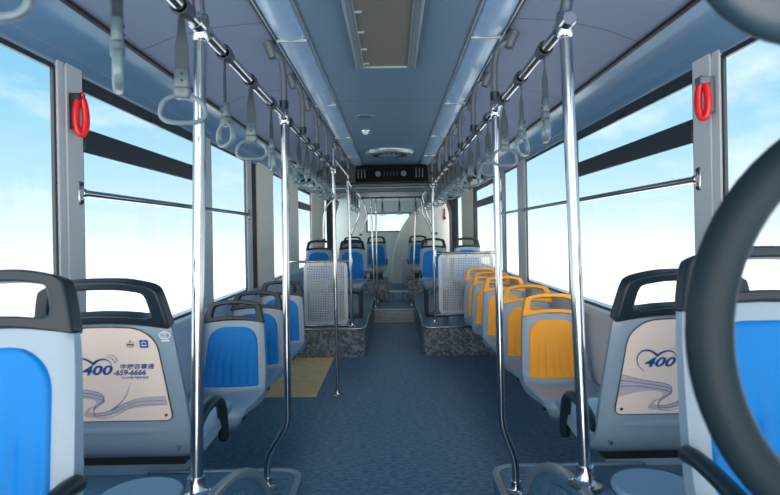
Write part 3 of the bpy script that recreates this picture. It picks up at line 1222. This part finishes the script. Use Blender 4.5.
def handle_bm():
    W0, W1 = .181, .158
    out, inn = [], []
    V0 = VT-.012
    # outer outline, starting bottom centre, going right (+x) and round
    out = [(0, V0+.018), (.07, V0+.014), (.14, V0+.002), (W0, V0-.016), (W0-.004, V0+.03), (W1+.006, V0+.105), (W1-.004, V0+.137), (W1-.03, V0+.153), (.07, V0+.168), (0, V0+.171)]
    out = out+[(-x, v) for x, v in out[-2:0:-1]]
    inn = [(0, V0+.050), (.07, V0+.046), (.122, V0+.038), (.132, V0+.052), (.125, V0+.102), (.118, V0+.120), (.11, V0+.127), (.06, V0+.137), (0, V0+.139)]
    inn = inn+[(-x, v) for x, v in inn[-2:0:-1]]
    out = [(x, V0+(v-V0)*(.79 if v > V0 else 1)) for x, v in out]
    inn = [(x, V0+(v-V0)*.79) for x, v in inn]
    o3 = smooth_loop(out)
    i3 = smooth_loop(inn)
    bm = BM()
    # match by angle about the centre of the opening
    c = Vector((0, V0+.09))
    n = 64
    A = by_angle(o3, c, n)
    B = by_angle(i3, c, n)
    frame_prism(bm, A, B, -.034, .012, on_back)
    return bm


def smooth_loop(pts, n=6):
    P = [Vector((p[0], 0, p[1])) for p in pts]
    K = len(P)
    out = []
    for i in range(K):
        a, b, c, d = P[i-1], P[i], P[(i+1) % K], P[(i+2) % K]
        for k in range(n):
            t = k/n
            # softened catmull (tension) keeps the corners tight
            m1 = (c-a)*.35
            m2 = (d-b)*.35
            h = (2*t**3-3*t*t+1)*b+(t**3-2*t*t+t)*m1+(-2*t**3+3*t*t)*c+(t**3-t*t)*m2
            out.append((h.x, h.z))
    return out


def by_angle(pts, c, n):
    P = [Vector(p) for p in pts]
    K = len(P)
    out = []
    for k in range(n):
        a = 2*PI*(k+.5)/n
        d = Vector((math.cos(a), math.sin(a)))
        # even the angular spread for a wide shape
        d = Vector((d.x*2.1, d.y)).normalized()
        best = None
        for i in range(K):
            p, q = P[i]-c, P[(i+1) % K]-c
            e_ = q-p
            den = d.x*e_.y-d.y*e_.x
            if abs(den) < 1e-12:
                continue
            s = (p.x*e_.y-p.y*e_.x)/den
            u = (p.x*d.y-p.y*d.x)/den
            if s > 0 and -1e-6 <= u <= 1+1e-6 and (best is None or s > best):
                best = s
        q = c+d*best
        out.append((q.x, q.y))
    return out


def bracket_bm(outer):
    """dark frame under the pan running to the wall; outer = lateral distance from the seat's middle to the wall"""
    bm = BM()
    a, b = sorted((outer*-.55/abs(outer)*.3, outer))
    box(bm, a, b, -.30, -.26, .335, .375)
    box(bm, a, b, -.10, -.06, .335, .37)
    for x in (-.12, .12):
        box(bm, x-.015, x+.015, -.36, -.02, .352, .382)
    return bm


def legs_bm(h):
    bm = BM()
    for x in (-.13, .13):
        box(bm, x-.02, x+.02, -.33, -.04, h, .375)
    box(bm, -.15, .15, -.33, -.04, h, h+.02)
    return bm


def armrest_bm(x, rear=False):
    bm = BM()
    P = smooth_path([(x, .04, .455), (x, -.05, .49), (x, -.15, .495), (x, -.215, .465), (x, -.24, .40), (x, -.245, .33)] if rear else
                    [(x, .045, .505), (x, -.02, .51), (x, -.14, .495), (x, -.26, .47), (x, -.34, .455)], 6)
    n = len(P)
    tube(bm, P, [.012]+[.0175]*(n-2)+[.012], 12)
    return bm


def seat(label, pad, hand, loc, rotz=0, sx=1.0, group=None, support=None):
    t = thing('bus_seat', label, 'seat', loc, rotz, group)
    obj('shell', shell_bm(), 'shell', t, smooth=50)
    if pad:
        obj('back_pad', pad_bm(), pad, t, smooth=60)
    obj('grab_handle', handle_bm(), hand, t, smooth=50, bevel=.009, seg=3)
    if support:
        obj('support_bracket', support, 'dark_metal', t, smooth=0)
    if sx != 1:
        t.scale = (sx, 1, 1)
    return t


XS = .966
ys_o = [3.33, 3.93, 4.72, 5.32, 5.87]
lab_o = ['orange backed seat nearest the camera, first of the row of five', 'second orange backed seat from the front, behind the chrome pole', 'third orange backed seat, the middle of the row', 'fourth orange backed seat from the front', 'fifth orange backed seat, last one before the perforated panel']
so = seat(lab_o[0], 'pad_orange', 'handle_orange', (XS, ys_o[0], .02), 0, 1, 'orange backed seats along the driver side', bracket_bm(.2))
for k in range(1, 5):
    dup(so, (XS-.006*k, ys_o[k], .02), 0, lab_o[k])
ys_b = [3.27, 3.82, 4.65]
lab_b = ['blue backed grey seat with dark handle, nearest of the row of three', 'middle one of the three blue backed seats before the yellow floor panel', 'third blue backed seat, next to the yellow floor panel and perforated panel']
sb = seat(lab_b[0], 'pad_blue', 'handle_dark', (-XS, ys_b[0], .02), 0, 1, 'blue backed seats along the kerb side', bracket_bm(-.2))
for k in range(1, 3):
    dup(sb, (-XS+.005*k, ys_b[k], .02), 0, lab_b[k])

# platform seats (smaller in view, same model)
ps = seat('blue backed seat by the window on the kerb side platform, behind the perforated panel', 'pad_blue', 'handle_dark', (-.955, 7.1, PZ+.03), 0, .92, 'blue seats on the rear platforms', legs_bm(-.03))
ps.scale = (.92, 1, 1)
dup(ps, (-.525, 7.1, PZ+.03), 0, 'blue backed aisle seat on the kerb side platform beside the platform pole')
dup(ps, (.52, 7.1, PZ+.03), 0, 'blue backed aisle seat on the driver side platform beside the perforated panel')
dup(ps, (.955, 7.1, PZ+.03), 0, 'blue backed window seat on the driver side platform behind the perforated panel')
ARM = {}
for nm, x in (('bus_seat.009', .20), ('bus_seat.010', -.20)):
    o_ = [o for o in C.objects if o.get('label', '').startswith('blue backed aisle seat on the %s' % ('kerb' if x > 0 else 'driver'))][0]
    obj('armrest', armrest_bm(x), 'handle_dark', o_)
# rearmost seats on their own podiums
for sx, x, y in ((-1, -.29, 9.72), (1, .44, 9.72)):
    bm = BM()
    x0, x1 = (x-.2, x+.2)
    box(bm, x0, x1, y-.42, y+.15, PZ-.1, .56)
    tn[0] += 1
    p = struct('floor_podium_%s' % ('left' if sx < 0 else 'right'), bm, 'patch', 'patterned podium carrying the rearmost seat %s' % ('on the kerb side' if sx < 0 else 'beside the white cabinet'), bevel=.02)
    bm = BM()
    path = [(x0+.01, y-.425, .56), (x1-.01, y-.425, .56), (x1, y-.41, .56), (x1, y+.14, .56)] if sx < 0 else [(x1-.01, y-.425, .56), (x0+.01, y-.425, .56), (x0, y-.41, .56), (x0, y+.14, .56)]
    obj('podium_edge', tube(bm, path, .012, 8), 'chrome', p)
    s = dup(ps, (x, y, .36), 0, 'rearmost blue seat %s' % ('with a dark armrest by the back window' if sx < 0 else 'before the white curved panel'))
    for c in list(s.children):
        if c.name.startswith('support'):
            me = c.data
            bpy.data.objects.remove(c)
    obj('support_bracket', box(BM(), -.12, .12, -.3, -.05, .2, .375), 'dark_metal', s, smooth=0)
    obj('armrest', armrest_bm(.2 if sx < 0 else -.2), 'handle_dark', s)
dup(ps, (-.72, 9.9, .36), 0, 'dark edged rear seat half hidden behind the kerb side platform seats')

# --- foreground seats facing the camera
ADX = [-.81, .79]
f1 = seat('large blue backed grey seat in front of the phone number advert', 'pad_blue', 'handle_dark', (-.812, 1.04, .347), 0, 1.04, None, box(BM(), -.15, .15, -.3, -.05, .36, .385))
f1.rotation_euler = (0, -.035, 0)
obj('armrest', armrest_bm(.208), 'handle_dark', f1)
f2 = seat('large blue backed grey seat behind the steering wheel', 'pad_blue', 'handle_dark', (.803, 1.10, .366), 0, 1.04, None, box(BM(), -.15, .15, -.3, -.05, .33, .385))
obj('armrest', armrest_bm(-.208), 'handle_dark', f2)


# --- advert seats facing away
def text(body, size, parent, m, place, shear=0, offset=0.0, align='LEFT', sx=1):
    cu = bpy.data.curves.new('lettering', 'FONT')
    cu.body = body
    cu.size = size
    cu.shear = shear
    cu.offset = offset
    cu.extrude = .0003
    cu.align_x = align
    cu.resolution_u = 3
    cu.materials.append(M[m])
    tmp = bpy.data.objects.new('lettering', cu)
    C.objects.link(tmp)
    bpy.context.view_layer.update()
    me = bpy.data.meshes.new_from_object(tmp.evaluated_get(bpy.context.evaluated_depsgraph_get()))
    bpy.data.objects.remove(tmp)
    bpy.data.curves.remove(cu)
    if not me.materials:
        me.materials.append(M[m])
    o = bpy.data.objects.new('lettering', me)
    C.objects.link(o)
    o.parent = parent
    o.matrix_local = place @ Matrix.Diagonal((sx, 1, 1, 1))
    return o


# panel frame on the rear of the back: columns = right (seen from behind), up, outwards
# seen from behind an unrotated seat, the viewer looks towards -y, so right is -x
RIGHT = Vector((-1, 0, 0))
OUT = -FW


def ad_mat(u, v, d):
    p = PB+UP*v+FW*(-.0305-d)+RIGHT*u
    m = Matrix.Identity(4)
    for r in range(3):
        m[r][0], m[r][1], m[r][2], m[r][3] = RIGHT[r], UP[r], OUT[r], p[r]
    return m


def ad_pt(u, v, d):
    return PB+UP*v+FW*(-.0305-d)+RIGHT*u


def ribbon(bm, a, b, d, n=24):
    """flat strip between two smooth paths given as (u, v)"""
    A = smooth_path([(u, 0, v) for u, v in a], n//max(1, len(a)-1))
    B = smooth_path([(u, 0, v) for u, v in b], n//max(1, len(b)-1))
    k = min(len(A), len(B))
    va = [bm.verts.new(ad_pt(A[i].x, A[i].z, d)) for i in range(k)]
    vb = [bm.verts.new(ad_pt(B[i].x, B[i].z, d)) for i in range(k)]
    for i in range(k-1):
        bm.faces.new((va[i], va[i+1], vb[i+1], vb[i]))
    return bm


def stroke(bm, pts, w0, w1, d, n=8):
    P = smooth_path([(u, 0, v) for u, v in pts], n)
    K = len(P)
    L, Rr = [], []
    for i, p in enumerate(P):
        tg = (P[min(i+1, K-1)]-P[max(i-1, 0)]).normalized()
        nn = Vector((-tg.z, 0, tg.x))
        f = i/(K-1)
        wd = (w0+(w1-w0)*f)/2
        L.append(bm.verts.new(ad_pt(p.x+nn.x*wd, p.z+nn.z*wd, d)))
        Rr.append(bm.verts.new(ad_pt(p.x-nn.x*wd, p.z-nn.z*wd, d)))
    for i in range(K-1):
        bm.faces.new((L[i], L[i+1], Rr[i+1], Rr[i]))
    return bm


def advert_seat(label, loc, sgn, du=0, dn=0):
    t = seat(label, None, 'handle_dark', loc, PI, 1.04, 'seats with the advert on the back', box(BM(), -.15, .15, -.3, -.05, .33, .385))
    ol = round_poly([(-.165, .045), (.165, .045), (.143, .285), (.10, .325), (0, .331), (-.10, .325), (-.143, .285)], [.022, .022, .05, .04, .1, .04, .05], 6)
    bm = BM()
    prism(bm, ol, -.0015, .0025, ad_pt)
    ap = obj('advert_panel', bm, 'ad', t, smooth=0)
    ap['label'] = 'cream printed advert panel'
    obj('panel_edge', tube(BM(), [ad_pt(u*1.006, v, .001) for u, v in ol], .0022, 6, ring=True), 'dark_metal', ap)
    obj('panel_screw', lathe(BM(), [(.001, -.004), (.005, -.004), (.004, .004), (.001, .004)], 10, ad_pt(.148, .062, .001), 'Y'), 'dark_metal', ap)
    obj('panel_screw', lathe(BM(), [(.001, -.004), (.005, -.004), (.004, .004), (.001, .004)], 10, ad_pt(-.148, .062, .001), 'Y'), 'dark_metal', ap)
    # swirl print
    bm = BM()
    ribbon(bm, [(-.155, .165), (-.1, .15), (-.03, .135), (-.018, .115), (-.05, .09), (-.06, .075), (-.02, .075), (.06, .11), (.152, .12)],
           [(-.16, .10), (-.1, .115), (-.05, .115), (-.04, .10), (-.065, .085), (-.075, .062), (-.02, .06), (.06, .085), (.155, .095)], .0029, 40)
    obj('swirl_print', bm, 'swirl', ap, smooth=0)
    bm = BM()
    for dv in (0, .010, .02):
        stroke(bm, [(-.156, .168-dv*1.8), (-.1, .151-dv), (-.03, .136-dv), (-.017, .115-dv*.4), (-.046, .09-dv*.3), (-.045, .072-dv*.6), (0, .08-dv), (.07, .113-dv), (.153, .121-dv*1.3)], .0022, .0012, .0033)
    stroke(bm, [(.0, .08), (.03, .105), (.05, .135), (.062, .165)], .004, .0008, .0034)
    obj('swirl_line', bm, 'swirl2', ap, smooth=0)
    # heart drawn round the first digit
    bm = BM()
    stroke(bm, [(u+du, v+.007) for u, v in [(-.094, .168), (-.112, .188), (-.116, .212), (-.104, .229), (-.086, .231), (-.07, .222), (-.062, .214)]], .0015, .0075, .0034)
    stroke(bm, [(u+du, v+.007) for u, v in [(-.064, .214), (-.05, .225), (-.034, .229), (-.02, .224), (-.013, .212)]], .0075, .002, .0034)
    stroke(bm, [(u+du, v+.007) for u, v in [(-.03, .236), (-.016, .234), (-.006, .226), (-.003, .217)]], .001, .0025, .0034)
    stroke(bm, [(u+du, v+.007) for u, v in [(-.022, .243), (-.008, .24), (.001, .231), (.003, .222)]], .001, .002, .0034)
    obj('heart_emblem', bm, 'ink', ap, smooth=0)
    text('400', .039, ap, 'ink', ad_mat(-.098+du, .190, .0031), .3, .0010, sx=1.36)
    text('-659-6666', .0215, ap, 'ink', ad_mat(.008+dn, .1875, .0031), .25, .0006, sx=1.0)
    text('宇捷百事通', .0165, ap, 'ink', ad_mat(.029+dn, .2065, .0031), .2, .00025, sx=1.12)
    text('24小时客户服务热线', .0075, ap, 'ink2', ad_mat(.029+dn, .1765, .0031), .1, .0001, sx=1.1)
    # two small logos above the text
    bm = BM()
    prism(bm, round_poly([(.098, .268), (.121, .268), (.121, .291), (.098, .291)], .002, 3), .0026, .0032, ad_pt)
    lg = obj('logo', bm, 'logoblue', ap, smooth=0)
    lg['label'] = 'blue square logo with white mark'
    bm = BM()
    stroke(bm, [(.103, .2815), (.107, .2845), (.1095, .286), (.112, .2845), (.116, .2815)], .0022, .0022, .0035, 4)
    stroke(bm, [(.102, .2755), (.117, .2755)], .003, .003, .0035, 3)
    obj('logo_mark', bm, 'paperwhite', ap, smooth=0)
    bm = BM()
    stroke(bm, [(.062, .274), (.068, .2705), (.076, .2705), (.082, .274)], .001, .0022, .0032, 5)
    stroke(bm, [(.077, .284), (.082, .286), (.0855, .2825)], .001, .002, .0032, 5)
    obj('logo_mark', bm, 'ink2', ap, smooth=0)
    bm = BM()
    stroke(bm, [(.063, .278), (.083, .278)], .006, .006, .0032, 3)
    obj('logo_mark', bm, 'logogold', ap, smooth=0)
    bm = BM()
    stroke(bm, [(.071, .284), (.073, .288), (.076, .291)], .005, .003, .0032, 4)
    obj('logo_mark', bm, 'logored', ap, smooth=0)
    bm = BM()
    stroke(bm, [(.0915, .268), (.0915, .291)], .0006, .0006, .0032, 3)
    obj('logo_mark', bm, 'logored', ap, smooth=0)
    # round white approval mark moulded on the shell beside the panel
    bm = BM()
    frame_prism(bm, [(.166+.016*math.cos(a), .303+.0115*math.sin(a)) for a in [2*PI*k/28 for k in range(28)]],
                [(.166+.0135*math.cos(a), .303+.009*math.sin(a)) for a in [2*PI*k/28 for k in range(28)]], -.001, .0012, ad_pt)
    for q, c in ((.0075, .165), (.0045, .169)):
        stroke(bm, [(c+q*.6, .303+q*.7), (c-q*.5, .303+q*.75), (c-q, .303), (c-q*.5, .303-q*.75), (c+q*.6, .303-q*.7)], .0016, .0016, .0015, 5)
    stroke(bm, [(.156, .287), (.178, .288)], .004, .004, .0015, 3)
    am = obj('approval_mark', bm, 'paperwhite', t, smooth=0)
    am['label'] = 'small white oval approval mark'
    # moulded shallow recess below the panel
    bm = BM()
    loops = []
    for k in range(13):
        u = -1+2*k/12
        hw = max(.0005, .017*math.sqrt(max(0, 1-u*u)))
        loops.append([ad_pt(u*.15, .012-hw, -.002), ad_pt(u*.15, .012, .006*math.sqrt(max(0, 1-u*u))), ad_pt(u*.15, .012+hw, -.002)])
    loft(bm, loops, closed=False, cap=False)
    obj('moulded_ridge', bm, 'shell', t, smooth=60)
    for u in (-.17, .17):
        obj('bolt', lathe(BM(), [(.001, -.006), (.006, -.006), (.005, .005), (.001, .006)], 10, ad_pt(u, -.045, -.001), 'Y'), 'chrome', t)
    obj('armrest', armrest_bm(.208*sgn, True), 'handle_dark', t)
    return t


# kerb side: inner side is +x in the world; turned by 180 degrees that is -x in the seat
a1 = advert_seat('grey seat seen from behind with cream advert showing the phone number 400-659-6666', (-.81, 1.68, .298), -1, .03, .008)
a2 = advert_seat('grey seat with cream heart advert, partly hidden by the seat behind the steering wheel', (.79, 1.66, .298), 1)

# ================================================================== DIVIDER PANELS
for sx, x0, x1, zt, zb, xp, lab in ((-1, -.985, -.505, 1.02, .335, -.466, 'perforated pale metal divider panel on the platform behind the blue seats'),
                                    (1, .495, 1.1, 1.085, .43, .457, 'perforated pale metal divider panel on the platform behind the orange seats')):
    yp = 6.15
    xm = (x0+x1)/2
    t = thing('divider_panel', lab, 'divider panel', (xm, yp, PZ))
    hw = (x1-x0)/2
    z0, z1 = zb-PZ, zt-PZ
    outer = round_poly([(-hw, z0), (hw, z0), (hw, z1), (-hw, z1)], .06, 6)
    inner = round_poly([(-hw+.035, z0+.035), (hw-.035, z0+.035), (hw-.035, z1-.035), (-hw+.035, z1-.035)], .03, 6)
    bm = BM()
    frame_prism(bm, outer, inner, -.004, .004, lambda u, v, d: (u, d, v))
    obj('sheet_border', bm, 'sheet', t, smooth=30)
    bm = BM()
    f = bm.faces.new([bm.verts.new((u, 0, v)) for u, v in inner])
    obj('perforated_sheet', bm, 'perf', t, smooth=0)
    xa, xb = (-1.17-xm, xp-xm) if sx < 0 else (xp-xm, 1.17-xm)
    obj('upper_rail', cyl(BM(), (xa, 0, z1+.012), (xb, 0, z1+.012), .014), 'chrome', t)
    obj('lower_rail', cyl(BM(), (xa, 0, z0-.008), (xb, 0, z0-.008), .014), 'chrome', t)
    for z in (z1+.012, z0-.008):
        obj('clamp', cyl(BM(), (xp-xm, 0, z-.03), (xp-xm, 0, z+.03), .022), 'chrome', t)
    for x in (-hw*.7, 0, hw*.7):
        obj('screw', lathe(BM(), [(.001, -.009), (.006, -.009), (.006, -.003), (.001, -.003)], 8, (x, 0, z1-.015), 'Y'), 'dark_metal', t)

# ================================================================== HAMMERS
for sx, y, x, z, k in ((-1, 2.08, 1.172, 1.785, 0), (1, 2.06, 1.172, 1.80, 1)):
    t = thing('emergency_hammer', 'red emergency hammer hanging on the grey pillar %s' % ('next to the front kerb side window' if sx < 0 else 'near the steering wheel'), 'emergency hammer', (sx*x, y, z), group='red emergency hammers')
    # looped handle hanging in the plane of the bus axis
    bm = BM()
    pts = []
    for j in range(28):
        a = 2*PI*j/28
        wv = .024*(1-.25*math.sin(a))
        pts.append((-sx*.022+wv*.5*math.cos(a)*(-sx), .012*math.cos(a), -.0+.068*math.sin(a)))
    tube(bm, pts, 0, 10, ring=True, flat=(.0125, .0135))
    obj('handle_loop', bm, 'red', t)
    bm = BM()
    tube(bm, [(-sx*.012, 0, .045), (-sx*.016, 0, .07), (-sx*.034, 0, .082)], [.013, .014, .010], 10)
    obj('hammer_head', bm, 'red', t)
    a, b = sorted((0, -sx*.03))
    obj('holder', box(BM(), a-.012, b, -.02, .02, .055, .082), 'black' if sx < 0 else 'clasp', t, bevel=.004)
    a, b = sorted((sx*.012, -sx*.006))
    obj('back_plate', box(BM(), a, b, -.018, .018, -.05, .08), 'black' if sx < 0 else 'clasp', t, bevel=.003)
t = thing('emergency_hammer', 'tiny far red hammer on the white curved rear panel', 'emergency hammer', (1.0, 10.72, 1.72), group='red emergency hammers')
obj('handle', box(BM(), -.012, .012, -.02, .02, -.11, .06), 'red', t, bevel=.008)
obj('holder', box(BM(), -.02, .02, -.012, .03, -.15, -.1), 'black', t, bevel=.004)

# ================================================================== STEERING WHEEL AND MIRROR
t = thing('steering_wheel', 'large dark bus steering wheel close to the camera', 'steering wheel', (.573, .6, 1.216))
bm = BM()
pts = [(.236*math.cos(2*PI*k/72), 0, .236*math.sin(2*PI*k/72)) for k in range(72)]
tube(bm, pts, .0235, 18, ring=True)
obj('rim', bm, 'wheel', t)
obj('hub', lathe(BM(), [(.001, -.03), (.05, -.028), (.068, -.012), (.07, .02), (.04, .05), (.001, .06)], 32, (0, 0, 0), 'Y'), 'wheel', t)
for a in (82, -82, 0):
    c, s = math.cos(math.radians(a)), math.sin(math.radians(a))
    obj('spoke', tube(BM(), [(.05*c, .0, .05*s), (.14*c, -.006, .14*s), (.228*c, 0, .228*s)], [.022, .016, .014], 10), 'wheel', t)
obj('column', tube(BM(), [(0, -.02, 0), (.02, -.12, -.12), (.06, -.3, -.7), (.06, -.3, -1.216)], .035, 14), 'black', t)

t = thing('interior_mirror', 'dark rounded mirror housing hanging above the steering wheel', 'mirror', (.410, .55, 1.624))
bm = BM()
loops = []
for k in range(9):
    u = -1+2*k/8
    d = u*.022
    f = (1-abs(u)**3*.25) if abs(u) < 1 else .7
    loops.append([(.118*f*math.cos(a), d, .118*f*math.sin(a)) for a in [2*PI*j/40 for j in range(40)]])
loft(bm, loops)
obj('housing', bm, 'mirror_body', t)
obj('mirror_face', lathe(BM(), [(.001, -.0235), (.05, -.0235), (.05, -.021), (.001, -.021)], 28, (0, 0, 0), 'Y'), 'chrome', t)
obj('stalk', tube(BM(), fillet([(.03, .02, .0), (.03, .06, .12), (.03, .1, CZ-1.624+.01)], .08), .011, 12), 'clasp', t)
